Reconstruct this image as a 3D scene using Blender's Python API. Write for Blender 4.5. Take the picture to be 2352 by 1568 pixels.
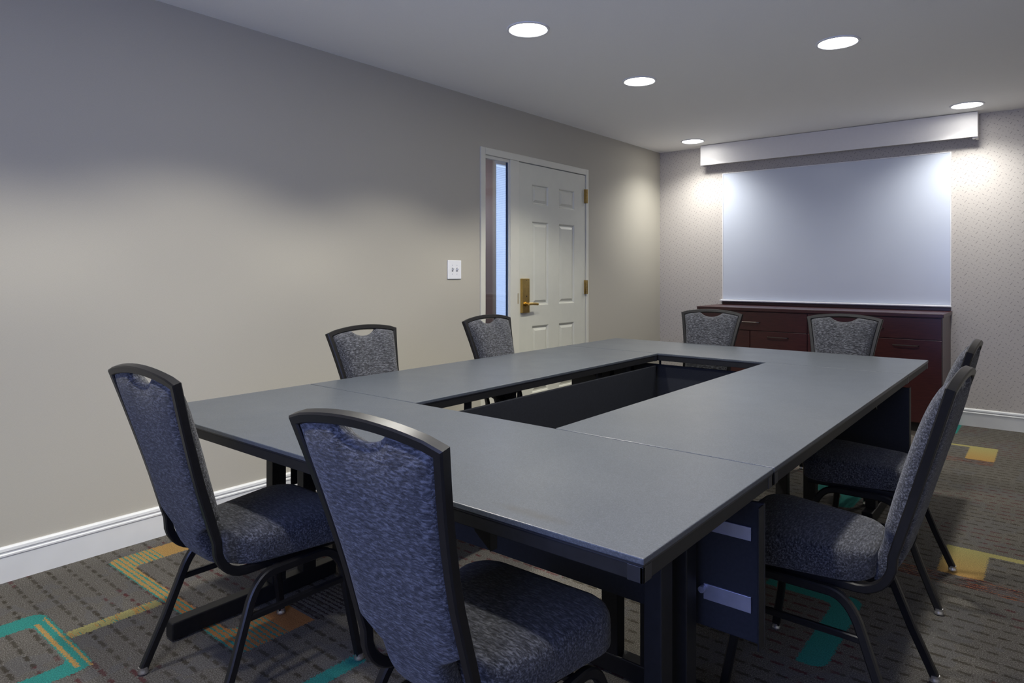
import bpy, bmesh, math, random
from mathutils import Vector, Matrix

random.seed(7)
for o in list(bpy.data.objects):
    bpy.data.objects.remove(o, do_unlink=True)
SC = bpy.context.scene
COL = SC.collection
PI = math.pi

# ------------------------------------------------------------------ camera, light, exposure
cam_data = bpy.data.cameras.new('camera')
cam = bpy.data.objects.new('camera', cam_data)
COL.objects.link(cam)
cam.location = (3.169, 0.0, 1.203)
cam.rotation_euler = (PI / 2, 0, math.radians(39.1244))
cam_data.sensor_width = 36.0
cam_data.lens = 36.0 * 1530.7 / 2352.0
cam_data.shift_y = -(784 - 625.545) / 2352.0
cam_data.clip_start = 0.02
SC.camera = cam

DAY = (0.31, 0.41, 1.0)
world = bpy.data.worlds.new('world')
SC.world = world
world.use_nodes = True
bg = world.node_tree.nodes['Background']
bg.inputs[0].default_value = (0.50, 0.66, 1.0, 1)
bg.inputs[1].default_value = 0.8

def area(name, loc, rot, sx, sy, power, color):
    d = bpy.data.lights.new(name, 'AREA')
    d.shape = 'RECTANGLE'; d.size = sx; d.size_y = sy
    d.energy = power; d.color = color
    o = bpy.data.objects.new(name, d); COL.objects.link(o)
    o.location = loc; o.rotation_euler = rot
    return o

# daylight through the room's own window (behind the camera) and the corridor window
area('window_daylight', (2.6, -1.06, 1.45), (-PI / 2, 0, PI), 1.7, 1.1, 42, DAY)
area('corridor_daylight', (-2.5, 6.5, 1.5), (0, -PI / 2, 0), 2.4, 1.9, 20, (0.55, 0.70, 1.0))
area('corridor_fill', (-1.0, 5.0, 2.66), (0, 0, 0), 0.6, 0.6, 9, (1.0, 0.93, 0.90))  # added fill light, brightens the corridor wall behind the sidelight; no fixture
SPOT_POWER = 74.0
SPOT_COLOR = (1.0, 0.965, 0.87)
vs = SC.view_settings
vs.view_transform = 'Standard'; vs.look = 'None'; vs.gamma = 1.0; vs.use_curve_mapping = False
vs.exposure = 0.24

# ------------------------------------------------------------------ dimensions
H = 2.44          # ceiling
D = 6.328         # back wall
XR = 3.75          # right wall
YN = -0.9         # wall behind the camera
T = 0.737         # table top

# ------------------------------------------------------------------ helpers
def obj(name, bm, mat, parent=None, smooth=False):
    me = bpy.data.meshes.new(name)
    bmesh.ops.recalc_face_normals(bm, faces=bm.faces)
    bm.to_mesh(me); bm.free()
    if mat: me.materials.append(mat)
    if smooth:
        for p in me.polygons: p.use_smooth = True
    o = bpy.data.objects.new(name, me)
    COL.objects.link(o)
    if parent: o.parent = parent
    return o

def auto_smooth(o, angle=40):
    me = o.data
    for p in me.polygons: p.use_smooth = True
    try:
        me.set_sharp_from_angle(angle=math.radians(angle))
    except Exception:
        pass
    return o

def empty(name, loc=(0, 0, 0), rz=0.0):
    o = bpy.data.objects.new(name, None); COL.objects.link(o)
    o.empty_display_size = 0.1
    o.location = loc; o.rotation_euler = (0, 0, rz)
    return o

def tag(o, label, cat, group=None):
    o['label'] = label; o['category'] = cat
    if group: o['group'] = group
    return o

def struct(o):
    o['kind'] = 'structure'
    return o

def NB(): return bmesh.new()

def box(bm, a, b, bev=0.0, seg=2):
    r = bmesh.ops.create_cube(bm, size=1.0)
    vsx = r['verts']
    for v in vsx:
        v.co = Vector(((a[0] + b[0]) / 2 + v.co.x * (b[0] - a[0]),
                       (a[1] + b[1]) / 2 + v.co.y * (b[1] - a[1]),
                       (a[2] + b[2]) / 2 + v.co.z * (b[2] - a[2])))
    if bev > 0:
        es = list({e for v in vsx for e in v.link_edges})
        bmesh.ops.bevel(bm, geom=es, offset=bev, segments=seg, affect='EDGES', profile=0.5)
    return bm

def bx(a, b, bev=0.0, seg=2):
    return box(NB(), a, b, bev, seg)

def sweep(bm, pts, axis, wa, wb, ch=0.003, caps=True):
    """rectangular section (wa along axis, wb across) swept along a polyline, mitred."""
    pts = [Vector(p) for p in pts]
    n = len(pts)
    ax0 = Vector(axis)
    rings = []
    for i, p in enumerate(pts):
        t1 = (pts[i] - pts[i - 1]).normalized() if i > 0 else None
        t2 = (pts[i + 1] - pts[i]).normalized() if i < n - 1 else None
        if t1 is None: t1 = t2
        if t2 is None: t2 = t1
        t = (t1 + t2).normalized()
        k = 1.0 / max(0.35, t.dot(t1))
        A = (ax0 - t * ax0.dot(t)).normalized()
        Bv = t.cross(A).normalized()
        ha, hb = wa / 2, wb / 2
        sec = [(ha - ch, hb), (-ha + ch, hb), (-ha, hb - ch), (-ha, -hb + ch),
               (-ha + ch, -hb), (ha - ch, -hb), (ha, -hb + ch), (ha, hb - ch)]
        rings.append([bm.verts.new(p + A * u + Bv * (v * k)) for u, v in sec])
    for i in range(n - 1):
        for j in range(8):
            bm.faces.new((rings[i][j], rings[i][(j + 1) % 8], rings[i + 1][(j + 1) % 8], rings[i + 1][j]))
    if caps:
        bm.faces.new(rings[0]); bm.faces.new(rings[-1])
    return bm

def cyl(bm, c, r, h, axis='z', seg=20, r2=None):
    r2 = r if r2 is None else r2
    M = {'z': Matrix.Identity(3), 'x': Matrix.Rotation(PI / 2, 3, 'Y'), 'y': Matrix.Rotation(-PI / 2, 3, 'X')}[axis]
    lo = []; hi = []
    for i in range(seg):
        a = 2 * PI * i / seg
        lo.append(bm.verts.new(Vector(c) + M @ Vector((r * math.cos(a), r * math.sin(a), 0))))
        hi.append(bm.verts.new(Vector(c) + M @ Vector((r2 * math.cos(a), r2 * math.sin(a), h))))
    for i in range(seg):
        bm.faces.new((lo[i], lo[(i + 1) % seg], hi[(i + 1) % seg], hi[i]))
    bm.faces.new(lo); bm.faces.new(hi)
    return bm

def lathe(bm, prof, c, seg=40, closed=False):
    rings = []
    for r, z in prof:
        rings.append([bm.verts.new((c[0] + r * math.cos(2 * PI * i / seg), c[1] + r * math.sin(2 * PI * i / seg), c[2] + z)) for i in range(seg)])
    m = len(rings)
    for k in range(m if closed else m - 1):
        a = rings[k]; b = rings[(k + 1) % m]
        for i in range(seg):
            bm.faces.new((a[i], a[(i + 1) % seg], b[(i + 1) % seg], b[i]))
    return bm

def extrude_profile(bm, prof, p0, p1, out):
    """prof = [(outward, z)] swept straight from p0 to p1 (floor points); out = outward unit vector."""
    p0 = Vector(p0); p1 = Vector(p1); out = Vector(out)
    A = [bm.verts.new(p0 + out * u + Vector((0, 0, z))) for u, z in prof]
    Bq = [bm.verts.new(p1 + out * u + Vector((0, 0, z))) for u, z in prof]
    n = len(prof)
    for i in range(n):
        bm.faces.new((A[i], A[(i + 1) % n], Bq[(i + 1) % n], Bq[i]))
    bm.faces.new(A); bm.faces.new(Bq)
    return bm

# ------------------------------------------------------------------ materials
class NT:
    def __init__(self, name, base=(0.5, 0.5, 0.5), rough=0.5, metal=0.0, spec=0.5):
        self.m = bpy.data.materials.new(name); self.m.use_nodes = True
        self.t = self.m.node_tree; self.n = self.t.nodes
        self.p = self.n['Principled BSDF']
        self.p.inputs['Base Color'].default_value = (*base, 1)
        self.p.inputs['Roughness'].default_value = rough
        self.p.inputs['Metallic'].default_value = metal
        self.p.inputs['Specular IOR Level'].default_value = spec
        self._co = None
    def link(self, a, b): self.t.links.new(a, b)
    def node(self, ty, **kw):
        nd = self.n.new(ty)
        for k, v in kw.items(): setattr(nd, k, v)
        return nd
    def setin(self, nd, i, v):
        if hasattr(v, 'links'): self.link(v, nd.inputs[i])
        else: nd.inputs[i].default_value = v
    def co(self):
        if self._co is None: self._co = self.node('ShaderNodeTexCoord').outputs['Object']
        return self._co
    def xyz(self):
        s = self.node('ShaderNodeSeparateXYZ'); self.link(self.co(), s.inputs[0]); return s.outputs
    def math(self, op, a, b=0.0, c=None, clamp=False):
        nd = self.node('ShaderNodeMath', operation=op); nd.use_clamp = clamp
        self.setin(nd, 0, a); self.setin(nd, 1, b)
        if c is not None: self.setin(nd, 2, c)
        return nd.outputs[0]
    def comb(self, x, y, z):
        nd = self.node('ShaderNodeCombineXYZ')
        self.setin(nd, 0, x); self.setin(nd, 1, y); self.setin(nd, 2, z); return nd.outputs[0]
    def mapping(self, scale=(1, 1, 1), rot=(0, 0, 0), loc=(0, 0, 0), vec=None):
        nd = self.node('ShaderNodeMapping')
        self.link(vec or self.co(), nd.inputs[0])
        nd.inputs['Scale'].default_value = scale; nd.inputs['Rotation'].default_value = rot; nd.inputs['Location'].default_value = loc
        return nd.outputs[0]
    def noise(self, vec=None, scale=10, detail=2, rough=0.5, dist=0.0):
        nd = self.node('ShaderNodeTexNoise')
        self.link(vec or self.co(), nd.inputs['Vector'])
        nd.inputs['Scale'].default_value = scale; nd.inputs['Detail'].default_value = detail
        nd.inputs['Roughness'].default_value = rough; nd.inputs['Distortion'].default_value = dist
        return nd.outputs['Fac'] if 'Fac' in nd.outputs else nd.outputs[0]
    def ramp(self, fac, stops):
        nd = self.node('ShaderNodeValToRGB'); self.link(fac, nd.inputs[0])
        e = nd.color_ramp.elements
        while len(e) > 1: e.remove(e[-1])
        e[0].position = stops[0][0]; e[0].color = (*stops[0][1], 1)
        for p, c in stops[1:]:
            k = e.new(p); k.color = (*c, 1)
        return nd.outputs[0]
    def mix(self, fac, a, b):
        nd = self.node('ShaderNodeMix', data_type='RGBA')
        self.setin(nd, 0, fac)
        for i, v in ((6, a), (7, b)):
            if isinstance(v, tuple): nd.inputs[i].default_value = (*v, 1)
            else: self.link(v, nd.inputs[i])
        return nd.outputs[2]
    def color(self, c): self.link(c, self.p.inputs['Base Color'])
    def rough(self, r): self.link(r, self.p.inputs['Roughness'])
    def bump(self, h, strength=0.2, dist=0.002):
        nd = self.node('ShaderNodeBump')
        nd.inputs['Strength'].default_value = strength; nd.inputs['Distance'].default_value = dist
        self.link(h, nd.inputs['Height']); self.link(nd.outputs[0], self.p.inputs['Normal'])

def mat_simple(name, base, rough=0.5, metal=0.0, spec=0.5, var=0.06, scale=40, bump=0.0):
    k = NT(name, base, rough, metal, spec)
    n = k.noise(scale=scale, detail=3)
    lo = tuple(c * (1 - var) for c in base); hi = tuple(min(1, c * (1 + var)) for c in base)
    k.color(k.ramp(n, [(0.3, lo), (0.7, hi)]))
    if bump: k.bump(n, bump, 0.001)
    return k.m

M = {}
def wall_mat(name, base):
    k = NT(name, base, 0.75, spec=0.25)
    a = k.noise(k.mapping((1, 1, 9)), 160, 3, 0.6)
    b = k.noise(k.mapping((9, 9, 1)), 160, 3, 0.6)
    w = k.math('ADD', a, b)
    w = k.math('MULTIPLY', w, 0.5)
    lo = tuple(c * 0.93 for c in base); hi = tuple(c * 1.06 for c in base)
    k.color(k.ramp(w, [(0.35, lo), (0.65, hi)]))
    k.bump(w, 0.10, 0.001)
    return k.m
M['wall'] = wall_mat('linen_wallpaper', (0.462, 0.438, 0.374))

def speckle_wall():
    k = NT('speckled_wallpaper', (0.52, 0.49, 0.46), 0.6, spec=0.35)
    x, y, z = k.xyz()
    masks = []
    for cell, ox, oz, ang, ln, wd in ((0.072, 0, 0, 0.9, 0.011, 0.0022), (0.072, 0.031, 0.026, -0.75, 0.006, 0.0024), (0.072, 0.05, 0.055, 0.2, 0.0032, 0.0028),
                                      (0.072, 0.018, 0.058, 1.3, 0.003, 0.0028), (0.072, 0.058, 0.012, -0.2, 0.003, 0.0026), (0.072, 0.012, 0.036, 0.4, 0.0025, 0.0025)):
        col = k.math('FLOOR', k.math('DIVIDE', k.math('ADD', x, ox), cell))
        off = k.math('MULTIPLY', k.math('MODULO', k.math('ADD', col, 100.0), 2.0), cell / 2)
        zz = k.math('ADD', k.math('ADD', z, oz), off)
        u = k.math('SUBTRACT', k.math('MODULO', k.math('ADD', k.math('ADD', x, ox), 10 * cell), cell), cell / 2)
        v = k.math('SUBTRACT', k.math('MODULO', k.math('ADD', zz, 10 * cell), cell), cell / 2)
        c, s = math.cos(ang), math.sin(ang)
        a = k.math('ABSOLUTE', k.math('ADD', k.math('MULTIPLY', u, c), k.math('MULTIPLY', v, s)))
        b = k.math('ABSOLUTE', k.math('SUBTRACT', k.math('MULTIPLY', v, c), k.math('MULTIPLY', u, s)))
        m = k.math('MAXIMUM', k.math('SUBTRACT', a, ln), k.math('SUBTRACT', b, wd))
        masks.append(k.math('SUBTRACT', 0.5, k.math('MULTIPLY', m, 500.0), clamp=True))
    m = masks[0]
    for q in masks[1:]: m = k.math('MAXIMUM', m, q)
    n = k.noise(scale=70, detail=2)
    m = k.math('MULTIPLY', m, k.math('MULTIPLY', n, 1.25, clamp=True))
    base = k.ramp(k.noise(scale=300, detail=2), [(0.3, (0.51, 0.475, 0.44)), (0.7, (0.57, 0.535, 0.50))])
    k.color(k.mix(m, base, (0.21, 0.19, 0.19)))
    return k.m
M['wall_speckle'] = speckle_wall()
M['ceiling'] = mat_simple('ceiling_paint', (0.92, 0.92, 0.91), 0.85, spec=0.2, var=0.02, scale=220, bump=0.05)
M['trim'] = mat_simple('cream_gloss_paint', (0.66, 0.65, 0.57), 0.4, var=0.015, scale=12)
M['white_trim'] = mat_simple('white_baseboard_paint', (0.70, 0.71, 0.70), 0.38, var=0.03, scale=9)
M['door'] = mat_simple('cream_door_paint', (0.63, 0.63, 0.55), 0.42, var=0.015, scale=14)
M['white'] = mat_simple('white_plastic', (0.80, 0.81, 0.84), 0.35, var=0.01)
M['valance'] = mat_simple('white_laminate', (0.78, 0.76, 0.75), 0.45, var=0.01)
M['brass'] = mat_simple('satin_brass', (0.60, 0.41, 0.13), 0.32, metal=1.0, var=0.12, scale=30)
M['dark_brass'] = mat_simple('dull_brass', (0.40, 0.28, 0.10), 0.4, metal=1.0, var=0.2, scale=60)
M['black_hole'] = mat_simple('black_rubber', (0.012, 0.012, 0.014), 0.6)
M['frame_black'] = mat_simple('black_powder_coat', (0.008, 0.0076, 0.008), 0.38, spec=0.35, var=0.15, scale=90)
M['rail_metal'] = mat_simple('bronze_powder_coat', (0.030, 0.028, 0.028), 0.30, spec=0.7, var=0.1, scale=90)
M['table_black'] = mat_simple('black_table_steel', (0.008, 0.0082, 0.0095), 0.5, spec=0.35, var=0.2, scale=60)
M['panel_black'] = mat_simple('black_modesty_panel', (0.016, 0.018, 0.024), 0.6, spec=0.3, var=0.15, scale=120)
M['edge'] = mat_simple('black_vinyl_edge', (0.012, 0.013, 0.018), 0.36, var=0.1)
M['steel'] = mat_simple('bare_steel', (0.42, 0.44, 0.55), 0.38, metal=0.7, var=0.08, scale=30)
M['glide'] = mat_simple('nickel_glide', (0.55, 0.54, 0.52), 0.25, metal=0.9)
M['toekick'] = mat_simple('dark_toe_kick', (0.012, 0.010, 0.010), 0.6)

def table_mat(name='graphite_laminate', smudge=False):
    k = NT(name, (0.07, 0.075, 0.082), 0.34, spec=0.5)
    n = k.noise(scale=420, detail=3, rough=0.7)
    b = k.noise(scale=4, detail=3)
    c = k.ramp(n, [(0.30, (0.035, 0.041, 0.051)), (0.52, (0.061, 0.070, 0.085)), (0.72, (0.102, 0.116, 0.136))])
    if smudge:
        x, y, z = k.xyz()
        ex = k.math('DIVIDE', k.math('SUBTRACT', x, SMX), 0.11)
        ey = k.math('DIVIDE', k.math('SUBTRACT', y, SMY), 0.022)
        r = k.math('SQRT', k.math('ADD', k.math('MULTIPLY', ex, ex), k.math('MULTIPLY', ey, ey)))
        m = k.math('MULTIPLY', k.math('SUBTRACT', 1.0, r, clamp=True), k.math('MULTIPLY', k.noise(scale=38, detail=3), 1.3))
        c = k.mix(k.math('MULTIPLY', m, 0.8, clamp=True), c, (0.035, 0.028, 0.022))
    k.color(c)
    k.rough(k.math('ADD', 0.30, k.math('MULTIPLY', b, 0.12)))
    k.bump(n, 0.06, 0.0006)
    return k.m
SMX, SMY = 2.39 - 1.7025, 1.024 - 1.301
M['table'] = table_mat()
M['table_smudged'] = table_mat('graphite_laminate_smudged', True)

def fabric(name, dark, mid, light, sc):
    k = NT(name, mid, 0.9, spec=0.2)
    x, y, z = k.xyz()
    d = k.noise(scale=45, detail=2)
    dd = k.math('MULTIPLY', k.math('SUBTRACT', d, 0.5), 0.008)
    v = k.comb(k.math('MULTIPLY', x, sc[0]), k.math('MULTIPLY', k.math('ADD', y, dd), sc[1]), k.math('MULTIPLY', k.math('ADD', z, dd), sc[2]))
    n = k.noise(v, 1.0, 3, 0.55, 0.35)
    f = k.noise(scale=900, detail=2, rough=0.7)
    h = k.math('ADD', n, k.math('MULTIPLY', k.math('SUBTRACT', f, 0.5), 0.22))
    k.color(k.ramp(h, [(0.30, dark), (0.50, mid), (0.70, light)]))
    k.bump(h, 0.9, 0.004)
    k.p.inputs['Sheen Weight'].default_value = 0.15
    k.p.inputs['Sheen Roughness'].default_value = 0.5
    return k.m
M['fabric'] = fabric('ribbed_charcoal_fabric', (0.006, 0.0065, 0.009), (0.037, 0.039, 0.047), (0.132, 0.137, 0.158), (62, 230, 240))

def wood_mat():
    k = NT('mahogany_veneer', (0.06, 0.014, 0.012), 0.32, spec=0.5)
    n = k.noise(k.mapping((3, 3, 40)), 4, 5, 0.6, 0.6)
    k.color(k.ramp(n, [(0.25, (0.024, 0.005, 0.006)), (0.55, (0.046, 0.010, 0.010)), (0.8, (0.068, 0.017, 0.014))]))
    return k.m
M['wood'] = wood_mat()
def board_mat():
    k = NT('whiteboard_enamel', (0.60, 0.65, 0.75), 0.22, spec=0.45)
    n = k.noise(scale=2.5, detail=2)
    k.color(k.ramp(n, [(0.3, (0.59, 0.64, 0.74)), (0.7, (0.61, 0.66, 0.76))]))
    return k.m
M['board'] = board_mat()

def lens_mat():
    k = NT('lit_lens', (1, 1, 1), 0.5)
    k.p.inputs['Emission Color'].default_value = (1.0, 0.99, 0.95, 1)
    k.p.inputs['Emission Strength'].default_value = 20.0
    return k.m
M['lens'] = lens_mat()

def glass_mat():
    k = NT('clear_glass', (0.95, 0.97, 1.0), 0.02)
    out = k.n['Material Output']
    tr = k.node('ShaderNodeBsdfTransparent'); gl = k.node('ShaderNodeBsdfGlossy')
    gl.inputs['Roughness'].default_value = 0.03
    mx = k.node('ShaderNodeMixShader')
    mx.inputs[0].default_value = 0.06; k.link(tr.outputs[0], mx.inputs[1]); k.link(gl.outputs[0], mx.inputs[2])
    k.link(mx.outputs[0], out.inputs[0])
    return k.m
M['glass'] = glass_mat()

def blind_mat():
    k = NT('translucent_blind_vinyl', (0.8, 0.84, 0.9), 0.5)
    out = k.n['Material Output']
    tl = k.node('ShaderNodeBsdfTranslucent'); tl.inputs[0].default_value = (0.80, 0.86, 0.95, 1)
    mx = k.node('ShaderNodeMixShader'); mx.inputs[0].default_value = 0.5
    k.link(k.p.outputs[0], mx.inputs[1]); k.link(tl.outputs[0], mx.inputs[2])
    k.link(mx.outputs[0], out.inputs[0])
    return k.m
M['blind'] = blind_mat()
M['corridor'] = mat_simple('corridor_paint', (0.42, 0.33, 0.32), 0.8, var=0.05, scale=3)

def carpet_mat():
    k = NT('patterned_loop_carpet', (0.14, 0.12, 0.10), 0.95, spec=0.15)
    x, y, z = k.xyz()
    wob = k.math('MULTIPLY', k.math('SUBTRACT', k.noise(scale=150, detail=3), 0.5), 0.034)
    wob2 = k.math('MULTIPLY', k.math('SUBTRACT', k.noise(k.mapping(loc=(7, 3, 1)), 150, 3), 0.5), 0.024)
    xx = k.math('ADD', x, wob); yy = k.math('ADD', y, wob2)
    fib = k.noise(scale=240, detail=4, rough=0.8)
    big = k.noise(scale=5.0, detail=3)
    c = k.ramp(fib, [(0.30, (0.030, 0.026, 0.022)), (0.46, (0.088, 0.080, 0.068)), (0.56, (0.150, 0.140, 0.122)), (0.72, (0.36, 0.34, 0.31))])
    c = k.mix(k.math('MULTIPLY', k.math('GREATER_THAN', big, 0.56), 0.25), c, (0.10, 0.105, 0.12))
    # rows of dashes running along x, 61 mm apart
    pitch = 0.0605
    row = k.math('FLOOR', k.math('DIVIDE', k.math('ADD', yy, 5.0), pitch))
    v = k.math('ABSOLUTE', k.math('SUBTRACT', k.math('MODULO', k.math('ADD', yy, 5.0), pitch), pitch / 2))
    wn = k.node('ShaderNodeTexWhiteNoise', noise_dimensions='1D'); k.link(row, wn.inputs['W'])
    dpitch = 0.062
    ux = k.math('ADD', k.math('ADD', xx, 5.0), k.math('MULTIPLY', wn.outputs['Value'], dpitch))
    cell = k.math('FLOOR', k.math('DIVIDE', ux, dpitch))
    u = k.math('ABSOLUTE', k.math('SUBTRACT', k.math('MODULO', ux, dpitch), dpitch / 2))
    wn2 = k.node('ShaderNodeTexWhiteNoise', noise_dimensions='2D'); k.link(k.comb(row, cell, 0), wn2.inputs['Vector'])
    hl = k.math('ADD', 0.013, k.math('MULTIPLY', wn2.outputs['Value'], 0.016))
    md = k.math('MAXIMUM', k.math('SUBTRACT', u, hl), k.math('SUBTRACT', v, 0.0062))
    dash = k.math('SUBTRACT', 0.5, k.math('MULTIPLY', md, 260.0), clamp=True)
    redsel = k.noise(k.comb(k.math('MULTIPLY', x, 2.2), k.math('MULTIPLY', y, 2.2), 0), 1.0, 1)
    dcol = k.mix(k.math('GREATER_THAN', redsel, 0.56), (0.040, 0.033, 0.022), (0.075, 0.018, 0.020))
    fade = k.math('ADD', 0.25, k.math('MULTIPLY', k.noise(k.mapping((2, 9, 1)), 3.0, 2), 1.15), clamp=True)
    c = k.mix(k.math('MULTIPLY', k.math('MULTIPLY', dash, 0.9), fade), c, dcol)
    def rect(x0, x1, y0, y1, r=0.03):
        qx = k.math('ADD', k.math('SUBTRACT', k.math('ABSOLUTE', k.math('SUBTRACT', xx, (x0 + x1) / 2)), (x1 - x0) / 2), r)
        qy = k.math('ADD', k.math('SUBTRACT', k.math('ABSOLUTE', k.math('SUBTRACT', yy, (y0 + y1) / 2)), (y1 - y0) / 2), r)
        ax = k.math('MAXIMUM', qx, 0.0); ay = k.math('MAXIMUM', qy, 0.0)
        d = k.math('SQRT', k.math('ADD', k.math('MULTIPLY', ax, ax), k.math('MULTIPLY', ay, ay)))
        d = k.math('SUBTRACT', d, r)
        return k.math('SUBTRACT', 0.5, k.math('MULTIPLY', d, 350.0), clamp=True)
    def minus(a, b): return k.math('MULTIPLY', a, k.math('SUBTRACT', 1.0, b))
    def umax(*ms):
        m = ms[0]
        for q in ms[1:]: m = k.math('MAXIMUM', m, q)
        return m
    shade = k.ramp(fib, [(0.32, (0.45, 0.45, 0.45)), (0.68, (1.3, 1.3, 1.3))])
    def tint(col):
        nd = k.node('ShaderNodeMix', data_type='RGBA', blend_type='MULTIPLY'); nd.inputs[0].default_value = 1.0
        nd.inputs[6].default_value = (*col, 1); k.link(shade, nd.inputs[7]); return nd.outputs[2]
    teal = tint((0.035, 0.25, 0.215)); ora = tint((0.43, 0.26, 0.085)); yel = tint((0.36, 0.33, 0.13)); rust = tint((0.36, 0.13, 0.055))
    brown = tint((0.035, 0.024, 0.020)); maroon = tint((0.07, 0.02, 0.022))
    stripe = k.math('GREATER_THAN', k.math('SINE', k.math('MULTIPLY', yy, 2 * PI / 0.019)), 0.55)
    stripe2 = k.math('GREATER_THAN', k.noise(k.mapping((1, 20, 1)), 9, 2), 0.54)
    patch = k.math('GREATER_THAN', k.noise(k.mapping((3, 14, 1)), 4, 2), 0.52)
    # teal ring and its neighbours (left)
    def ring(x0, x1, y0, y1, wx0, wx1, wy0, wy1, r=0.045):
        return minus(rect(x0, x1, y0, y1, r), rect(x0 + wx0, x1 - wx1, y0 + wy0, y1 - wy1, 0.03))
    m = umax(ring(0.385, 0.885, 0.20, 0.782, 0.09, 0.075, 0.08, 0.052), rect(1.46, 1.515, 1.0, 1.32, 0.01), rect(2.555, 2.605, 5.95, 6.4, 0.02),
             minus(rect(2.30, 2.63, 2.16, 2.71, 0.05), rect(2.2, 2.545, 2.05, 2.62, 0.04)), minus(rect(2.13, 2.37, 3.72, 4.06, 0.05), rect(2.0, 2.28, 3.6, 3.93, 0.04)),
             ring(1.55, 2.1, -0.9, -0.3, 0.08, 0.08, 0.06, 0.06), rect(2.9, 3.4, 0.5, 0.56, 0.01))
    c = k.mix(m, c, teal)
    c = k.mix(umax(rect(0.47, 0.86, 0.735, 0.748, 0.005), rect(0.44, 0.88, 0.768, 0.776, 0.003)), c, ora)
    m = umax(minus(rect(0.115, 1.18, 1.085, 1.62, 0.04), rect(0.25, 1.02, 1.138, 1.75, 0.03)))
    keep = k.math('LESS_THAN', y, 1.48)
    edge = minus(k.math('MULTIPLY', m, keep), k.math('MULTIPLY', k.math('GREATER_THAN', x, 0.9), k.math('GREATER_THAN', y, 1.36)))
    c = k.mix(edge, c, k.mix(k.math('MULTIPLY', k.math('LESS_THAN', y, 1.26), stripe), k.mix(k.math('GREATER_THAN', x, 0.62), ora, tint((0.40, 0.18, 0.06))), teal))
    c = k.mix(k.math('MULTIPLY', rect(0.97, 1.19, 1.36, 1.55, 0.01), stripe), c, brown)
    c = k.mix(rect(0.607, 0.662, 0.785, 1.075, 0.01), c, k.mix(patch, yel, k.mix(stripe2, ora, teal)))
    # orange blocks on the right
    for (bx0, by0, by1) in ((2.80, 3.17, 3.505), (2.72, 5.20, 5.60)):
        top = umax(rect(bx0, bx0 + 0.155, by0, by1, 0.02), rect(bx0 - (0.16 if by0 > 4 else 0), bx0 + (0.155 if by0 > 4 else 0.6), by1 - 0.045, by1, 0.01))
        gy = k.math('DIVIDE', k.math('SUBTRACT', y, by0), by1 - by0, clamp=True)
        c = k.mix(top, c, k.mix(gy, ora, yel))
        low = rect(bx0 - 0.14, bx0 + (0.155 if by0 > 4 else 0.6), by0 - 0.11, by0 + 0.01, 0.01)
        c = k.mix(k.math('MULTIPLY', low, stripe2), c, k.mix(stripe, maroon, rust))
    k.color(c)
    k.bump(k.math('ADD', fib, k.math('MULTIPLY', dash, -0.3)), 0.7, 0.006)
    return k.m
M['carpet'] = carpet_mat()

# ------------------------------------------------------------------ room shell
WT = 0.12
struct(obj('floor', bx((-2.2, YN - WT, -0.1), (XR + WT, 8.2, 0.0)), M['carpet']))
struct(obj('ceiling', bx((-WT, YN - WT, H), (XR + WT, D + WT, H + 0.1)), M['ceiling']))
# left wall with the opening for door and sidelight
OY0, OY1, OZ1 = 3.56, 4.925, 2.08
bm = NB()
box(bm, (-WT, YN - WT, 0), (0, OY0, H)); box(bm, (-WT, OY1, 0), (0, D + WT, H)); box(bm, (-WT, OY0, OZ1), (0, OY1, H))
struct(obj('wall_left', bm, M['wall']))
struct(obj('wall_back', bx((0, D, 0), (XR, D + WT, H)), M['wall_speckle']))
struct(obj('wall_right', bx((XR, YN - WT, 0), (XR + WT, D + WT, H)), M['wall']))
WX0, WX1, WZ0, WZ1 = 1.7, 3.5, 0.85, 2.05
bm = NB()
box(bm, (0, YN - WT, 0), (WX0, YN, H)); box(bm, (WX1, YN - WT, 0), (XR, YN, H))
box(bm, (WX0, YN - WT, 0), (WX1, YN, WZ0)); box(bm, (WX0, YN - WT, WZ1), (WX1, YN, H))
struct(obj('wall_rear', bm, M['wall']))
# window behind the camera
w1 = struct(empty('window_1', ((WX0 + WX1) / 2, YN, WZ0)))
def wbox(name, a, b, mat, par, base, bev=0.002):
    a = [a[i] - base[i] for i in range(3)]; b = [b[i] - base[i] for i in range(3)]
    return obj(name, bx(a, b, bev), mat, par)
wb = ((WX0 + WX1) / 2, YN, WZ0)
for nm, a, b in (('window_frame', (WX0, YN - WT, WZ0), (WX0 + 0.05, YN + 0.015, WZ1)), ('window_frame', (WX1 - 0.05, YN - WT, WZ0), (WX1, YN + 0.015, WZ1)),
                 ('window_frame', (WX0, YN - WT, WZ1 - 0.05), (WX1, YN + 0.015, WZ1)), ('window_sill', (WX0 - 0.05, YN - WT, WZ0 - 0.03), (WX1 + 0.05, YN + 0.06, WZ0)),
                 ('mullion', (2.58, YN - 0.09, WZ0), (2.62, YN - 0.05, WZ1))):
    wbox(nm, a, b, M['white_trim'], w1, wb)
wbox('pane', (WX0, YN - 0.075, WZ0), (2.58, YN - 0.07, WZ1), M['glass'], w1, wb, 0)
wbox('pane', (2.62, YN - 0.075, WZ0), (WX1, YN - 0.07, WZ1), M['glass'], w1, wb, 0)

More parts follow.
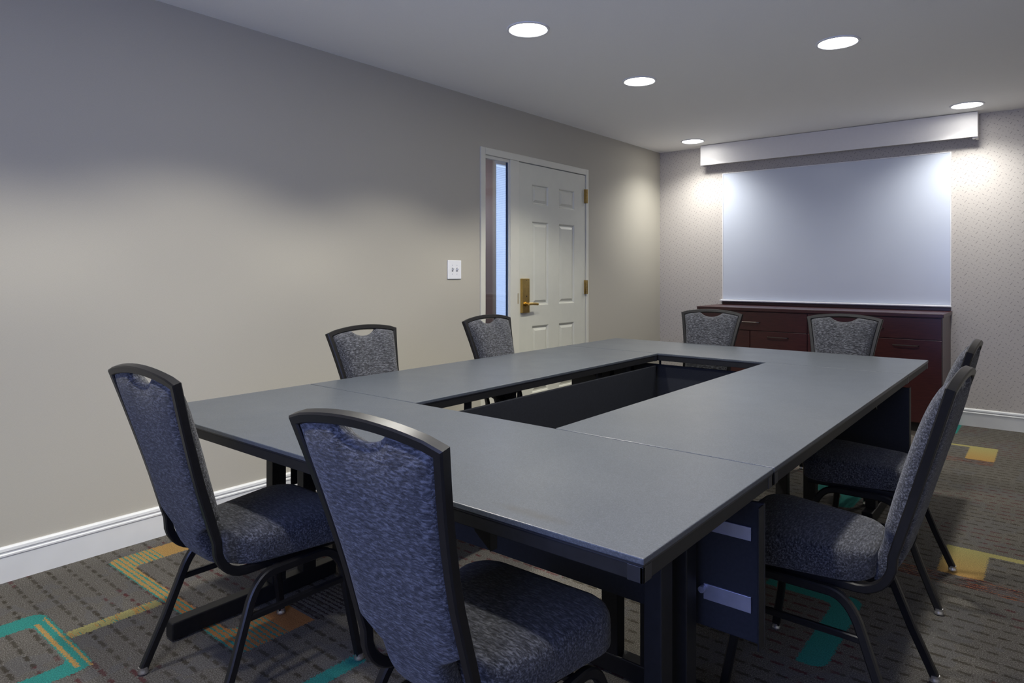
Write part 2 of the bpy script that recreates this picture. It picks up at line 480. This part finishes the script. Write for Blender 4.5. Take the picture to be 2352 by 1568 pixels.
# baseboards: tall skirting with a moulded cap
PROF = [(0, 0), (0.013, 0), (0.013, 0.098), (0.016, 0.102), (0.016, 0.108), (0.012, 0.112), (0.012, 0.117), (0.015, 0.121), (0.013, 0.131), (0.007, 0.138), (0, 0.138)]
def base_run(name, runs):
    bm = NB()
    for p0, p1, out in runs: extrude_profile(bm, PROF, p0, p1, out)
    return struct(obj(name, bm, M['white_trim']))
base_run('baseboard_left', [((0, YN, 0), (0, 3.533, 0), (1, 0, 0)), ((0, 4.947, 0), (0, D, 0), (1, 0, 0))])
base_run('baseboard_back', [((0, D, 0), (0.655, D, 0), (0, -1, 0)), ((2.55, D, 0), (XR, D, 0), (0, -1, 0))])
base_run('baseboard_right', [((XR, YN, 0), (XR, D, 0), (-1, 0, 0))])
base_run('baseboard_rear', [((0, YN, 0), (XR, YN, 0), (0, 1, 0))])

# corridor beyond the sidelight, with its own blind-covered window
CX = -1.9
bm = NB()
box(bm, (CX - 0.1, 2.5, 0), (CX, 5.875, 2.7)); box(bm, (CX - 0.1, 7.5, 0), (CX, 8.2, 2.7)); box(bm, (CX - 0.1, 5.875, 2.55), (CX, 7.5, 2.7)); box(bm, (CX - 0.1, 5.875, 0), (CX, 7.5, 0.25))
struct(obj('wall_corridor', bm, M['corridor']))
bm = NB(); box(bm, (CX, 8.1, 0), (0, 8.2, 2.7)); box(bm, (CX, 2.4, 0), (-WT, 2.5, 2.7)); box(bm, (-WT, D + WT, 0), (0, 8.2, 2.7))
struct(obj('wall_corridor_end', bm, M['corridor']))
struct(obj('ceiling_corridor', bx((CX - 0.1, 2.4, 2.7), (0, 8.2, 2.75)), M['ceiling']))
w2b = (CX, 6.65, 0.25)
w2 = struct(empty('window_2', w2b))
for a, b in (((CX - 0.1, 5.875, 0.25), (CX + 0.03, 5.905, 2.55)), ((CX - 0.1, 7.42, 0.25), (CX + 0.03, 7.5, 2.55)), ((CX - 0.1, 5.905, 2.47), (CX + 0.03, 7.42, 2.55)), ((CX - 0.1, 5.905, 0.25), (CX + 0.03, 7.42, 0.33))):
    wbox('window_frame', a, b, M['white_trim'], w2, w2b)
bm = NB()
z = 0.36
while z < 2.44:
    yc = 0
    a = Vector((CX - 0.035, 5.910, z)) - Vector(w2b); 
    dz = 0.0205; dx = 0.007
    vs4 = [bm.verts.new((CX - 0.035 - dx - w2b[0], 5.910 - w2b[1], z - w2b[2])), bm.verts.new((CX - 0.035 - dx - w2b[0], 7.415 - w2b[1], z - w2b[2])),
           bm.verts.new((CX - 0.035 - w2b[0], 7.415 - w2b[1], z + dz * 0.5 - w2b[2])), bm.verts.new((CX - 0.035 - w2b[0], 5.910 - w2b[1], z + dz * 0.5 - w2b[2])),
           bm.verts.new((CX - 0.035 - dx - w2b[0], 7.415 - w2b[1], z + dz - w2b[2])), bm.verts.new((CX - 0.035 - dx - w2b[0], 5.910 - w2b[1], z + dz - w2b[2]))]
    bm.faces.new(vs4[0:4]); bm.faces.new((vs4[3], vs4[2], vs4[4], vs4[5]))
    z += 0.021
bl = obj('blind_slats', bm, M['blind'], w2); bl['kind'] = 'stuff'

# ------------------------------------------------------------------ door frame, door, sidelight
FX = 0.012
df = struct(empty('trim_1', (0, 4.25, 0)))
def fbox(name, a, b, mat=M['trim'], bev=0.004, par=df, base=(0, 4.25, 0)):
    return wbox(name, a, b, mat, par, base, bev)
fbox('casing', (-0.12, 3.534, 0), (FX, 3.584, 2.101))
fbox('casing', (-0.12, 4.905, 0), (FX, 4.946, 2.101))
fbox('head_casing', (-0.12, 3.584, 2.050), (FX, 4.905, 2.101))
fbox('mullion_post', (-0.040, 3.868, 0), (0.008, 3.974, 2.050), bev=0.003)
fbox('door_stop', (-0.075, 3.974, 0), (-0.055, 3.99, 2.052), bev=0.001)
fbox('door_stop', (-0.075, 4.893, 0), (-0.055, 4.905, 2.052), bev=0.001)
fbox('strike_plate', (0.0081, 3.955, 0.965), (0.0091, 3.962, 1.045), M['dark_brass'], 0)

sl = struct(empty('window_3', (0, 3.733, 0.75)))
sb = (0, 3.733, 0.75)
wbox('sill_panel', (-0.035, 3.584, 0), (0.002, 3.868, 0.70), M['trim'], sl, sb)
wbox('window_sill', (-0.035, 3.584, 0.70), (0.010, 3.868, 0.745), M['trim'], sl, sb)
wbox('window_frame', (-0.030, 3.584, 2.026), (-0.002, 3.868, 2.050), M['trim'], sl, sb)
wbox('window_frame', (-0.024, 3.854, 0.745), (0.000, 3.868, 2.026), M['white_trim'], sl, sb, 0.001)
wbox('gasket', (-0.018, 3.846, 0.745), (-0.006, 3.854, 2.026), mat_simple('blue_gasket', (0.03, 0.07, 0.15), 0.4), sl, sb, 0)
wbox('pane', (-0.015, 3.584, 0.745), (-0.009, 3.846, 2.026), M['glass'], sl, sb, 0)

# six-panel door
d1b = (-0.02, 4.443, 0)
d1 = struct(empty('door_1', d1b))
Y0, Y1, DZ = 3.977, 4.901, 2.044
py = [(4.140, 4.358), (4.503, 4.733)]
pz = [(0.26, 0.785), (0.945, 1.603), (1.733, 1.893)]
XF = 0.004    # front face of the door, just proud of the wall line
def dl(p): return (p[0] - d1b[0], p[1] - d1b[1], p[2] - d1b[2])
bm = NB()
def db(y0, y1, z0, z1): box(bm, dl((-0.045, y0, z0)), dl((XF, y1, z1)))
db(Y0, py[0][0], 0.008, DZ); db(py[0][1], py[1][0], 0.008, DZ); db(py[1][1], Y1, 0.008, DZ)
for a, b in py:
    db(a, b, 0.008, pz[0][0]); db(a, b, pz[0][1], pz[1][0]); db(a, b, pz[1][1], pz[2][0]); db(a, b, pz[2][1], DZ)
bmesh.ops.remove_doubles(bm, verts=bm.verts, dist=1e-5)
obj('door_slab', bm, M['door'], d1)
for a, b in py:
    for z0, z1 in pz:
        bm = NB()
        loops = []
        for ins, xo in ((0.0, XF), (0.006, XF - 0.003), (0.010, XF - 0.011), (0.020, XF - 0.012), (0.040, XF - 0.002), (0.042, XF - 0.002)):
            loops.append([bm.verts.new(dl((xo, yy, zz))) for yy, zz in ((a + ins, z0 + ins), (b - ins, z0 + ins), (b - ins, z1 - ins), (a + ins, z1 - ins))])
        for i in range(len(loops) - 1):
            for j in range(4):
                bm.faces.new((loops[i][j], loops[i][(j + 1) % 4], loops[i + 1][(j + 1) % 4], loops[i + 1][j]))
        bm.faces.new(loops[-1])
        obj('door_panel', bm, M['door'], d1)
# lever lock
plate = obj('lock_plate', bx(dl((XF, 3.990, 0.893)), dl((XF + 0.024, 4.080, 1.156)), 0.004), M['brass'], d1)
bm = NB(); cyl(bm, dl((XF + 0.023, 4.032, 0.962)), 0.017, 0.012, 'x'); cyl(bm, dl((XF + 0.035, 4.032, 0.962)), 0.011, 0.025, 'x')
sweep(bm, [dl(p) for p in ((XF + 0.058, 4.022, 0.962), (XF + 0.058, 4.07, 0.962), (XF + 0.056, 4.11, 0.960), (XF + 0.052, 4.148, 0.957))], (1, 0, 0), 0.014, 0.020, 0.005)
auto_smooth(obj('lever', bm, M['brass'], plate))
bm = NB(); cyl(bm, dl((XF + 0.0235, 4.040, 1.020)), 0.005, 0.0015, 'x', 12); cyl(bm, dl((XF + 0.0235, 4.040, 1.142)), 0.003, 0.0015, 'x', 12)
obj('key_hole', bm, M['black_hole'], plate)
for zc in (0.30, 1.076, 1.864):
    bm = NB(); cyl(bm, dl((XF + 0.018, 4.899, zc - 0.06)), 0.009, 0.12, 'z', 14)
    box(bm, dl((XF - 0.002, 4.880, zc - 0.06)), dl((XF + 0.014, 4.904, zc + 0.06)), 0.002)
    auto_smooth(obj('hinge', bm, M['dark_brass'], d1))

# ------------------------------------------------------------------ light switch
sw = tag(empty('light_switch', (0.0, 3.270, 1.222)), 'white two-gang toggle light switch plate on the wall beside the door', 'light switch')
obj('cover_plate', bx((0.0005, -0.066, -0.064), (0.007, 0.066, 0.064), 0.003), M['white'], sw)
for yy in (-0.022, 0.022):
    bm = NB(); box(bm, (0.006, yy - 0.006, -0.013), (0.0085, yy + 0.006, 0.013)); 
    t = obj('toggle_slot', bm, mat_simple('grey_slot', (0.30, 0.30, 0.30), 0.5), sw)
    bm = NB(); sweep(bm, [(0.008, yy, -0.002), (0.022, yy, 0.010)], (0, 1, 0), 0.008, 0.010, 0.002)
    obj('toggle', bm, M['white'], t)
for yy in (-0.022, 0.022):
    for zz in (-0.030, 0.030): obj('screw', cyl(NB(), (0.0068, yy, zz), 0.0028, 0.0012, 'x', 10), M['steel'], sw)

# ------------------------------------------------------------------ recessed downlights
LIGHTS = [(1.093, 2.683, 'round recessed downlight nearest the camera, left of the other lit ceiling lights', 1.0, 1),
          (1.090, 3.862, 'round recessed downlight in the left row, in line with the door', 1.0, 1),
          (2.267, 3.884, 'round recessed downlight over the right side of the table, high in the picture', 1.0, 1),
          (0.527, 5.946, 'small-looking recessed downlight above the left end of the white valance', 1.12, 2),
          (2.670, 5.941, 'recessed downlight above the right end of the white valance', 1.12, 2),
          (2.267, 2.683, 'recessed downlight over the middle of the table, above the frame', 1.0, 0),
          (1.060, 1.480, 'recessed downlight near the left wall, outside the frame', 1.1, 0),
          (2.267, 1.480, 'recessed downlight above the near end of the table, outside the frame', 1.0, 0),
          (1.090, 0.280, 'recessed downlight behind the left near chair, outside the frame', 1.0, 0),
          (2.267, 0.280, 'recessed downlight behind the largest chair, outside the frame', 1.0, 0)]
RL = 0.094
for i, (lx, ly, lab, k, vis) in enumerate(LIGHTS):
    t = tag(empty('recessed_downlight', (lx, ly, H)), lab, 'ceiling light', 'recessed downlights in the ceiling')
    bm = NB()
    lathe(bm, [(RL + 0.016, 0.0), (RL + 0.015, -0.005), (RL + 0.006, -0.007), (RL, -0.004), (RL - 0.001, 0.0)], (0, 0, 0), 48)
    auto_smooth(obj('trim_ring', bm, M['white'], t), 60)
    bm = NB(); lathe(bm, [(RL, -0.002), (RL * 0.85, -0.007), (RL * 0.5, -0.011), (0.0005, -0.013)], (0, 0, 0), 48)
    obj('lens', bm, M['lens'], t, True)
    ld = bpy.data.lights.new('lamp', 'SPOT')
    ld.energy = SPOT_POWER * k; ld.color = (1.0, 0.985, 0.94) if vis == 2 else SPOT_COLOR
    ld.spot_size = math.radians(140 if vis == 2 else 119); ld.spot_blend = 1.0 if vis == 2 else 0.42; ld.shadow_soft_size = 0.07
    lo = bpy.data.objects.new('lamp', ld); COL.objects.link(lo); lo.parent = t
    lo.location = (0, 0, -0.02)

# ------------------------------------------------------------------ whiteboard, valance, credenza
wbd = tag(empty('whiteboard', (1.604, D, 0.93)), 'large blank pale blue-grey whiteboard hung on the speckled wall above the cabinet', 'whiteboard')
def rel(base, a, b, bev=0.0, seg=2):
    return bx([a[i] - base[i] for i in range(3)], [b[i] - base[i] for i in range(3)], bev, seg)
b0 = (1.604, D, 0.93)
obj('writing_surface', rel(b0, (0.678, D - 0.020, 0.944), (2.530, D - 0.004, 2.159), 0.0015), M['board'], wbd)
for a, b in (((0.672, D - 0.023, 0.940), (0.680, D - 0.003, 2.163)), ((2.528, D - 0.023, 0.940), (2.536, D - 0.003, 2.163)), ((0.680, D - 0.023, 2.156), (2.528, D - 0.003, 2.163))):
    obj('frame_strip', rel(b0, a, b, 0.0015), M['white'], wbd)
bm = NB()
extrude_profile(bm, [(0.003, 0.0), (0.055, 0.0), (0.058, 0.008), (0.052, 0.010), (0.048, 0.004), (0.024, 0.004), (0.022, 0.016), (0.003, 0.016)], (0.655 - b0[0], 0, 0.927 - b0[2]), (2.536 - b0[0], 0, 0.927 - b0[2]), (0, -1, 0))
obj('pen_tray', bm, M['white'], wbd)

v0 = (1.604, 6.2, 2.245)
va = tag(empty('valance', v0), 'long white boxed valance under the ceiling above the whiteboard', 'valance')
VY = 6.205
obj('fascia', rel(v0, (0.492, VY, 2.245), (2.716, VY + 0.018, H - 0.004), 0.0015), M['valance'], va)
obj('end_panel', rel(v0, (0.492, VY + 0.018, 2.235), (0.510, D - 0.002, H - 0.004), 0.001), M['valance'], va)
obj('end_panel', rel(v0, (2.698, VY + 0.018, 2.235), (2.716, D - 0.002, H - 0.004), 0.001), M['valance'], va)
obj('corner_block', rel(v0, (2.68, VY + 0.018, 2.232), (2.698, VY + 0.06, 2.262), 0.002), M['valance'], va)

c0 = (1.589, 6.05, 0)
cr = tag(empty('credenza', c0), 'long dark mahogany cabinet with drawers and doors under the whiteboard', 'cabinet')
CY = 5.80; CXL, CXR = 0.650, 2.530
bm = NB()
box(bm, [CXL - c0[0], CY + 0.022 - c0[1], 0.07], [CXR - c0[0], D - 0.004 - c0[1], 0.868])
obj('body', bm, M['wood'], cr)
obj('toe_kick', rel(c0, (CXL + 0.01, CY + 0.06, 0.0), (CXR - 0.01, D - 0.03, 0.07)), M['toekick'], cr)
obj('top', rel(c0, (CXL - 0.012, CY - 0.014, 0.868), (CXR + 0.012, D - 0.004, 0.896), 0.003), M['wood'], cr)
obj('back_strip', rel(c0, (CXL + 0.02, D - 0.022, 0.896), (CXR, D - 0.004, 0.922), 0.002), M['wood'], cr)
g = 0.003
xs = [CXL, 1.117, 1.59, 2.063, CXR]
handle_mat = mat_simple('dark_bronze_pull', (0.10, 0.085, 0.075), 0.35, metal=0.8)
def pull(par, xc, zc):
    bm = NB()
    y = CY - c0[1]
    sweep(bm, [(xc - 0.085 - c0[0], y + 0.001, zc), (xc - 0.080 - c0[0], y - 0.020, zc), (xc - 0.06 - c0[0], y - 0.026, zc), (xc + 0.06 - c0[0], y - 0.026, zc), (xc + 0.080 - c0[0], y - 0.020, zc), (xc + 0.085 - c0[0], y + 0.001, zc)], (0, 0, 1), 0.009, 0.008, 0.002)
    return obj('handle', bm, handle_mat, par)
for x0, x1 in ((xs[0], xs[2]), (xs[2], xs[4])):
    d = obj('drawer', rel(c0, (x0 + g, CY, 0.703), (x1 - g, CY + 0.02, 0.862), 0.0015), M['wood'], cr)
    pull(d, (x0 + x1) / 2, 0.772)
for i in range(4):
    d = obj('cabinet_door', rel(c0, (xs[i] + g, CY, 0.078), (xs[i + 1] - g, CY + 0.02, 0.697), 0.0015), M['wood'], cr)
    pull(d, (xs[i] + xs[i + 1]) / 2, 0.652)

# ------------------------------------------------------------------ folding tables
def make_table(name, cx, cy, rz, L, W, inset, label, leg_in=0.172, top=None):
    t = tag(empty(name, (cx, cy, 0), rz), label, 'table', 'folding tables set in a hollow square')
    hl, hw = L / 2, W / 2
    obj('tabletop', bx((-hl, -hw, T - 0.0115), (hl, hw, T), 0.002, 2), top or M['table'], t)
    e = 0.003
    obj('edge_band', bx((-hl + 0.0015, -hw + 0.0015, T - 0.0145), (hl - 0.0015, hw - 0.0015, T - 0.0116)), M['edge'], t)
    z0, z1 = 0.695, T - 0.0146
    for a, b in (((-hl + e, -hw + e, z0), (hl - e, -hw + e + 0.018, z1)), ((-hl + e, hw - e - 0.018, z0), (hl - e, hw - e, z1)),
                 ((-hl + e, -hw + e + 0.018, z0), (-hl + e + 0.018, hw - e - 0.018, z1)), ((hl - e - 0.018, -hw + e + 0.018, z0), (hl - e, hw - e - 0.018, z1))):
        obj('apron', bx(a, b, 0.0015), M['table_black'], t)
    for sx in (-1, 1):
        for sy in (-1, 1):
            bm = NB()
            xo, yo = sx * (hl - e + 0.0012), sy * (hw - e + 0.0012)
            xi, yi = sx * (hl - 0.032), sy * (hw - 0.032)
            xa, xb = sorted((xo, xi)); ya, yb = sorted((yo, sy * (hw - 0.008)))
            box(bm, (xa, ya, z0 - 0.001), (xb, yb, z1 - 0.001), 0.001)
            xa, xb = sorted((xo, sx * (hl - 0.008))); ya, yb = sorted((yo, yi))
            box(bm, (xa, ya, z0 - 0.001), (xb, yb, z1 - 0.001), 0.001)
            obj('corner_cap', bm, M['edge'], t)
    # pedestal legs at both ends: two uprights on a long floor bar
    for sx in (-1, 1):
        xc = sx * (hl - leg_in)
        for yc in (0.068, 0.198):
            obj('leg_upright', bx((xc - 0.022, yc - 0.028, 0.055), (xc + 0.022, yc + 0.028, 0.712), 0.003), M['table_black'], t)
        obj('foot_bar', bx((xc - 0.024, -hw + 0.006, 0.006), (xc + 0.024, hw - 0.006, 0.062), 0.004), M['table_black'], t)
        obj('leg_rail', bx((xc - 0.024, -hw + 0.03, 0.68), (xc + 0.024, hw - 0.03, 0.708), 0.003), M['table_black'], t)
        for yy in (-hw + 0.04, hw - 0.04): obj('foot_pad', cyl(NB(), (xc, yy, 0.0), 0.014, 0.008), M['black_hole'], t)
        # diagonal fold brace
        bm = NB(); sweep(bm, [(xc - sx * 0.03, 0.0, 0.60), (xc - sx * 0.30, 0.0, 0.69)], (0, 1, 0), 0.022, 0.010, 0.002)
        sweep(bm, [(xc - sx * 0.03, 0.0, 0.60), (xc - sx * 0.006, 0.04, 0.60)], (0, 0, 1), 0.02, 0.010, 0.002)
        obj('fold_brace', bm, M['table_black'], t)
        # folded-steel latch plate under the front apron
        if sx < 0: continue
        bm = NB(); xg = sx * 0.54
        tri = [(xg - sx * 0.024, 0.705), (xg + sx * 0.024, 0.705), (xg + sx * 0.024, 0.627), (xg - sx * 0.020, 0.660)]
        A = [bm.verts.new((px_, -0.262, pz_)) for px_, pz_ in tri]; Bq = [bm.verts.new((px_, -0.240, pz_)) for px_, pz_ in tri]
        for i in range(4): bm.faces.new((A[i], A[(i + 1) % 4], Bq[(i + 1) % 4], Bq[i]))
        bm.faces.new(A); bm.faces.new(Bq)
        obj('latch_plate', bm, M['table_black'], t)
    # modesty panel hung along the inner side
    yp = hw - inset
    mp = obj('modesty_panel', bx((-hl + 0.004, yp - 0.012, 0.335), (hl - 0.004, yp, 0.666), 0.003), M['panel_black'], t)
    for sx in (-1, 1):
        xa, xb = sorted((sx * (hl - 0.004), sx * (hl - 0.008)))
        obj('panel_flange', bx((xa, yp - 0.045, 0.337), (xb, yp - 0.012, 0.664), 0.001), M['table_black'], mp)
        xe = sx * (hl - 0.032); xs_ = sx * (hl - 0.148)
        xa, xb = sorted((xe, xs_))
        for zc, hz in ((0.590, 0.016), (0.424, 0.019)):
            obj('strap', bx((xa, yp - 0.019, zc - hz), (xb, yp - 0.0125, zc + hz), 0.001), M['steel'], mp)
        bm = NB(); cyl(bm, (sx * (hl - 0.148), yp - 0.034, 0.432), 0.008, 0.014, 'y', 12)
        auto_smooth(obj('bolt', bm, M['steel'], mp))
        for zc in (0.668,):
            obj('hanger', bx((sx * (hl - 0.30) - 0.02, yp - 0.016, 0.655), (sx * (hl - 0.30) + 0.02, yp - 0.012, 0.705)), M['table_black'], mp)
            obj('hanger', bx((sx * (hl - 0.62) - 0.006, yp - 0.016, 0.655), (sx * (hl - 0.62) + 0.006, yp - 0.012, 0.705)), M['table_black'], mp)
    return t
g = 0.0026
X0, X1, XI0, XI1 = 0.754, 2.651, 1.396, 2.011
TY0, TY1, TYI0, TYI1 = 0.976, 4.143, 1.628, 3.514
make_table('folding_table', (X0 + X1) / 2, (TY0 + TYI0 - g) / 2, 0, X1 - X0, TYI0 - TY0 - g, 0.045, 'dark grey folding table across the near end of the hollow square', top=M['table_smudged'])
make_table('folding_table', (X0 + X1) / 2, (TYI1 + g + TY1) / 2, PI, X1 - X0, TY1 - TYI1 - g, 0.055, 'dark grey folding table across the far end, in front of the cabinet')
make_table('folding_table', (X0 + XI0) / 2, (TYI0 + TYI1) / 2, -PI / 2, TYI1 - TYI0 - 2 * g, XI0 - X0, 0.008, 'dark grey folding table along the left side, nearest the door wall', 0.128)
make_table('folding_table', (XI1 + X1) / 2, (TYI0 + TYI1) / 2, PI / 2, TYI1 - TYI0 - 2 * g, X1 - XI1, 0.030, 'dark grey folding table along the right side of the hollow square', 0.128)

# ------------------------------------------------------------------ banquet chairs
WTOP, WLOW, YB, SL, ZT = 0.211, 0.159, -0.332, 0.292, 0.930
SAG = 0.024; BW, BD = 0.022, 0.024
def wz(z):
    q = min(1.0, max(0.0, (z - 0.6) / (ZT - 0.6)))
    return WLOW + (WTOP - WLOW) * q ** 1.5
def yz(z): return YB + (ZT - z) * SL          # rear face of the back frame
def arch(x): return SAG * (1 - (x / WTOP) ** 2)
NRM = Vector((0, 1, SL)).normalized()

def chair_back_frame():
    bm = NB()
    pts = []
    zs = [0.50, 0.56, 0.62, 0.68, 0.74, 0.80, 0.86, ZT - 0.011]
    yo = BD / 2
    for z in zs: pts.append((-(wz(z) - BW / 2), yz(z) + yo, z))
    for i in range(1, 12):
        x = -(WTOP - BW / 2) + 2 * (WTOP - BW / 2) * i / 12
        z = ZT - 0.011 + arch(x)
        pts.append((x, yz(z) + yo, z))
    for z in reversed(zs): pts.append((wz(z) - BW / 2, yz(z) + yo, z))
    sweep(bm, pts, NRM, BD, BW, 0.0035)
    # lower L bends running forward under the seat
    for s in (-1, 1):
        x = s * (WLOW - BW / 2)
        path = [(x, yz(z) + yo, z) for z in (0.56, 0.51, 0.475)]
        cy, cz, r = -0.105, 0.455, 0.085
        y_s = yz(0.475) + yo
        for a in range(1, 8):
            th = a / 7 * PI / 2 * 0.97
            path.append((x, y_s + (1 - math.cos(th)) * 0.085, 0.462 - math.sin(th) * 0.088))
        path += [(x, -0.03, 0.3735), (x * 1.08, 0.16, 0.3755), (x * 1.10, 0.22, 0.377)]
        sweep(bm, path, (1, 0, 0), BW - 0.0008, BD - 0.0008, 0.0035)
    return bm

def chair_backrest():
    bm = NB()
    NU, NV = 48, 30
    zb = 0.378
    def base(u, v, edge_in=0.0):
        zc = 0.905 * (1 - v) + zb * v
        hw = wz(zc) - BW + 0.004
        k = min(1.0, max(0.0, (0.520 - zc) / 0.042))
        k = k * k * (3 - 2 * k)
        hw = hw * (1 - k) + 0.080 * k
        x = u * hw
        zt = ZT - BW + 0.004 + arch(x)
        dip = 0.0
        if abs(x) < 0.074:
            dip = 0.033 * (1 - (x / 0.074) ** 2) ** 0.75
        z = (zt - dip) * (1 - v) + zb * v
        y = yz(z) + BD / 2
        if z < 0.47: y += (0.47 - z) ** 2 * 3.0
        return x, y, z
    def prof(u, v):
        a = max(0.0, 1 - abs(u) ** 7); b = max(0.0, 1 - abs(2 * v - 1) ** (6 if v < 0.5 else 12))
        return math.sqrt(a * b)
    F = []; R = []
    for j in range(NV + 1):
        f = []; r = []
        for i in range(NU + 1):
            u = -1 + 2 * i / NU; v = j / NV
            x, y, z = base(u, v)
            p = prof(u, v)
            ff = 0.004 + 0.036 * p + 0.010 * p * math.sin(PI * min(1, v * 1.1)); rr = 0.004 + 0.0165 * p
            q = Vector((x, y, z))
            f.append(bm.verts.new(q + NRM * ff)); r.append(bm.verts.new(q - NRM * rr))
        F.append(f); R.append(r)
    for j in range(NV):
        for i in range(NU):
            bm.faces.new((F[j][i], F[j][i + 1], F[j + 1][i + 1], F[j + 1][i]))
            bm.faces.new((R[j][i], R[j + 1][i], R[j + 1][i + 1], R[j][i + 1]))
    for i in range(NU):
        bm.faces.new((F[0][i], R[0][i], R[0][i + 1], F[0][i + 1])); bm.faces.new((F[NV][i], F[NV][i + 1], R[NV][i + 1], R[NV][i]))
    for j in range(NV):
        bm.faces.new((F[j][0], F[j + 1][0], R[j + 1][0], R[j][0])); bm.faces.new((F[j][NU], R[j][NU], R[j + 1][NU], F[j + 1][NU]))
    return bm

def seat_outline(n=8):
    poly = [(-0.158, -0.135), (0.158, -0.135), (0.222, 0.243), (-0.222, 0.243)]
    rad = [0.095, 0.095, 0.075, 0.075]
    out = []
    for i, (p, r) in enumerate(zip(poly, rad)):
        P = Vector(p); A = (Vector(poly[i - 1]) - P).normalized(); Bq = (Vector(poly[(i + 1) % 4]) - P).normalized()
        ang = A.angle(Bq); d = r / math.tan(ang / 2)
        s = P + A * d; e = P + Bq * d
        c = P + (A + Bq).normalized() * (r / math.sin(ang / 2))
        a0 = math.atan2(s.y - c.y, s.x - c.x); a1 = math.atan2(e.y - c.y, e.x - c.x)
        da = (a1 - a0 + PI) % (2 * PI) - PI
        for k in range(n + 1):
            a = a0 + da * k / n
            out.append((c.x + r * math.cos(a), c.y + r * math.sin(a)))
    # refine the straight runs
    fine = []
    for i in range(len(out)):
        p = Vector(out[i]); q = Vector(out[(i + 1) % len(out)])
        m = max(1, int((q - p).length / 0.03))
        for k in range(m): fine.append(tuple(p + (q - p) * (k / m)))
    return fine

def chair_seat():
    bm = NB()
    o = seat_outline()
    cx = sum(p[0] for p in o) / len(o); cy = 0.05
    loops = []
    spec = [(0.014, 0.386), (0.004, 0.388), (0.0, 0.394), (0.0, 0.436), (0.0015, 0.448), (0.006, 0.459), (0.014, 0.466), (0.036, 0.471), (0.085, 0.477), (0.125, 0.480), (0.165, 0.4815)]
    for ins, z in spec:
        L = []
        for x, y in o:
            dx, dy = x - cx, y - cy
            k = 1 - ins / 0.205
            z2 = z + (0.006 * (y / 0.25) if z > 0.43 else 0)
            L.append(bm.verts.new((cx + dx * k, cy + dy * k, z2)))
        loops.append(L)
    n = len(o)
    for a, b in zip(loops, loops[1:]):
        for i in range(n): bm.faces.new((a[i], a[(i + 1) % n], b[(i + 1) % n], b[i]))
    bm.faces.new(loops[0]); bm.faces.new(loops[-1])
    return bm

def leg_path(sy):
    """half of an inverted-U side frame, from the middle under the seat out and down to the foot."""
    xt, xf, zr = 0.186, 0.221, 0.362
    if sy < 0: ya, yc, yb, zb2, ym = 0.040, 0.088, 0.116, 0.300, 0.172
    else: ya, yc, yb, zb2, ym = 0.105, 0.168, 0.188, 0.290, 0.207
    pts2 = [(0.03, zr), (sy * (ya - 0.005) if sy > 0 else -(ya - 0.02), zr)]
    for k in range(0, 9):
        t = k / 8
        y = (1 - t) ** 2 * ya + 2 * t * (1 - t) * yc + t * t * yb
        z = (1 - t) ** 2 * zr + 2 * t * (1 - t) * zr + t * t * zb2
        pts2.append((sy * y, z))
    pts2 += [(sy * ym, 0.15), (sy * 0.2285, 0.016)]
    return [((xt + (xf - xt) * (1 - z / zr)), y, z) for y, z in pts2]

def make_chair(name, label, loc, rz, group):
    t = tag(empty(name, loc, rz), label, 'chair', group)
    auto_smooth(obj('back_frame', chair_back_frame(), M['frame_black'], t), 30)
    obj('backrest', chair_backrest(), M['fabric'], t, True)
    obj('seat', chair_seat(), M['fabric'], t, True)
    for sx in (-1, 1):
        for sy in (-1, 1):
            p = [(sx * a, b, c) for a, b, c in leg_path(sy)]
            bm = NB(); sweep(bm, p, (1, 0, 0), 0.021, 0.024, 0.004)
            lg = auto_smooth(obj('leg', bm, M['frame_black'], t), 30)
            f = p[-1]
            bm = NB(); lathe(bm, [(0.0005, 0.0), (0.011, 0.0005), (0.0155, 0.004), (0.0155, 0.009), (0.0135, 0.013), (0.0135, 0.022), (0.0005, 0.022)], (f[0], f[1], 0.0), 18)
            auto_smooth(obj('glide', bm, M['glide'], lg), 50)
        x = sx * 0.1975
        bm = NB(); sweep(bm, [(x, -0.126, 0.262), (x, 0.192, 0.262)], (1, 0, 0), 0.014, 0.018, 0.003)
        obj('stretcher', bm, M['frame_black'], t)
    for y in (-0.02, 0.09):
        bm = NB(); sweep(bm, [(-0.19, y, 0.360), (0.19, y, 0.360)], (0, 1, 0), 0.02, 0.018, 0.003)
        obj('cross_brace', bm, M['frame_black'], t)
    return t

CH = [
    ((1.271, 1.080), -0.007, 'charcoal upholstered banquet chair at the near table end, closest to the left wall'),
    ((2.219, 1.062), 0.006, 'largest chair in front, blue-lit charcoal fabric back with black frame, seen from behind'),
    ((0.942, 2.019), -1.530, 'charcoal banquet chair facing us between table and plain wall, left of the light switch'),
    ((0.898, 2.954), -1.563, 'charcoal banquet chair facing us in front of the door sidelight'),
    ((1.393, 4.026), 3.202, 'grey banquet chair at the far table before the left end of the cabinet'),
    ((2.191, 4.061), 3.154, 'grey banquet chair at the far table before the right half of the cabinet'),
    ((2.665, 2.087), 1.554, 'charcoal banquet chair in side view at the right table, nearest the camera on that side'),
    ((2.624, 2.985), 1.578, 'charcoal banquet chair at the right table, partly hidden behind the nearer side-view chair'),
]
def copy_tree(o, parent=None):
    c = o.copy(); COL.objects.link(c); c.parent = parent
    for ch in list(o.children): copy_tree(ch, c)
    return c
proto = None
for (cx, cy), rz, lab in CH:
    if proto is None:
        proto = make_chair('banquet_chair', lab, (cx, cy, 0), rz, 'banquet chairs around the tables')
    else:
        c = copy_tree(proto)
        c.location = (cx, cy, 0); c.rotation_euler = (0, 0, rz); c['label'] = lab
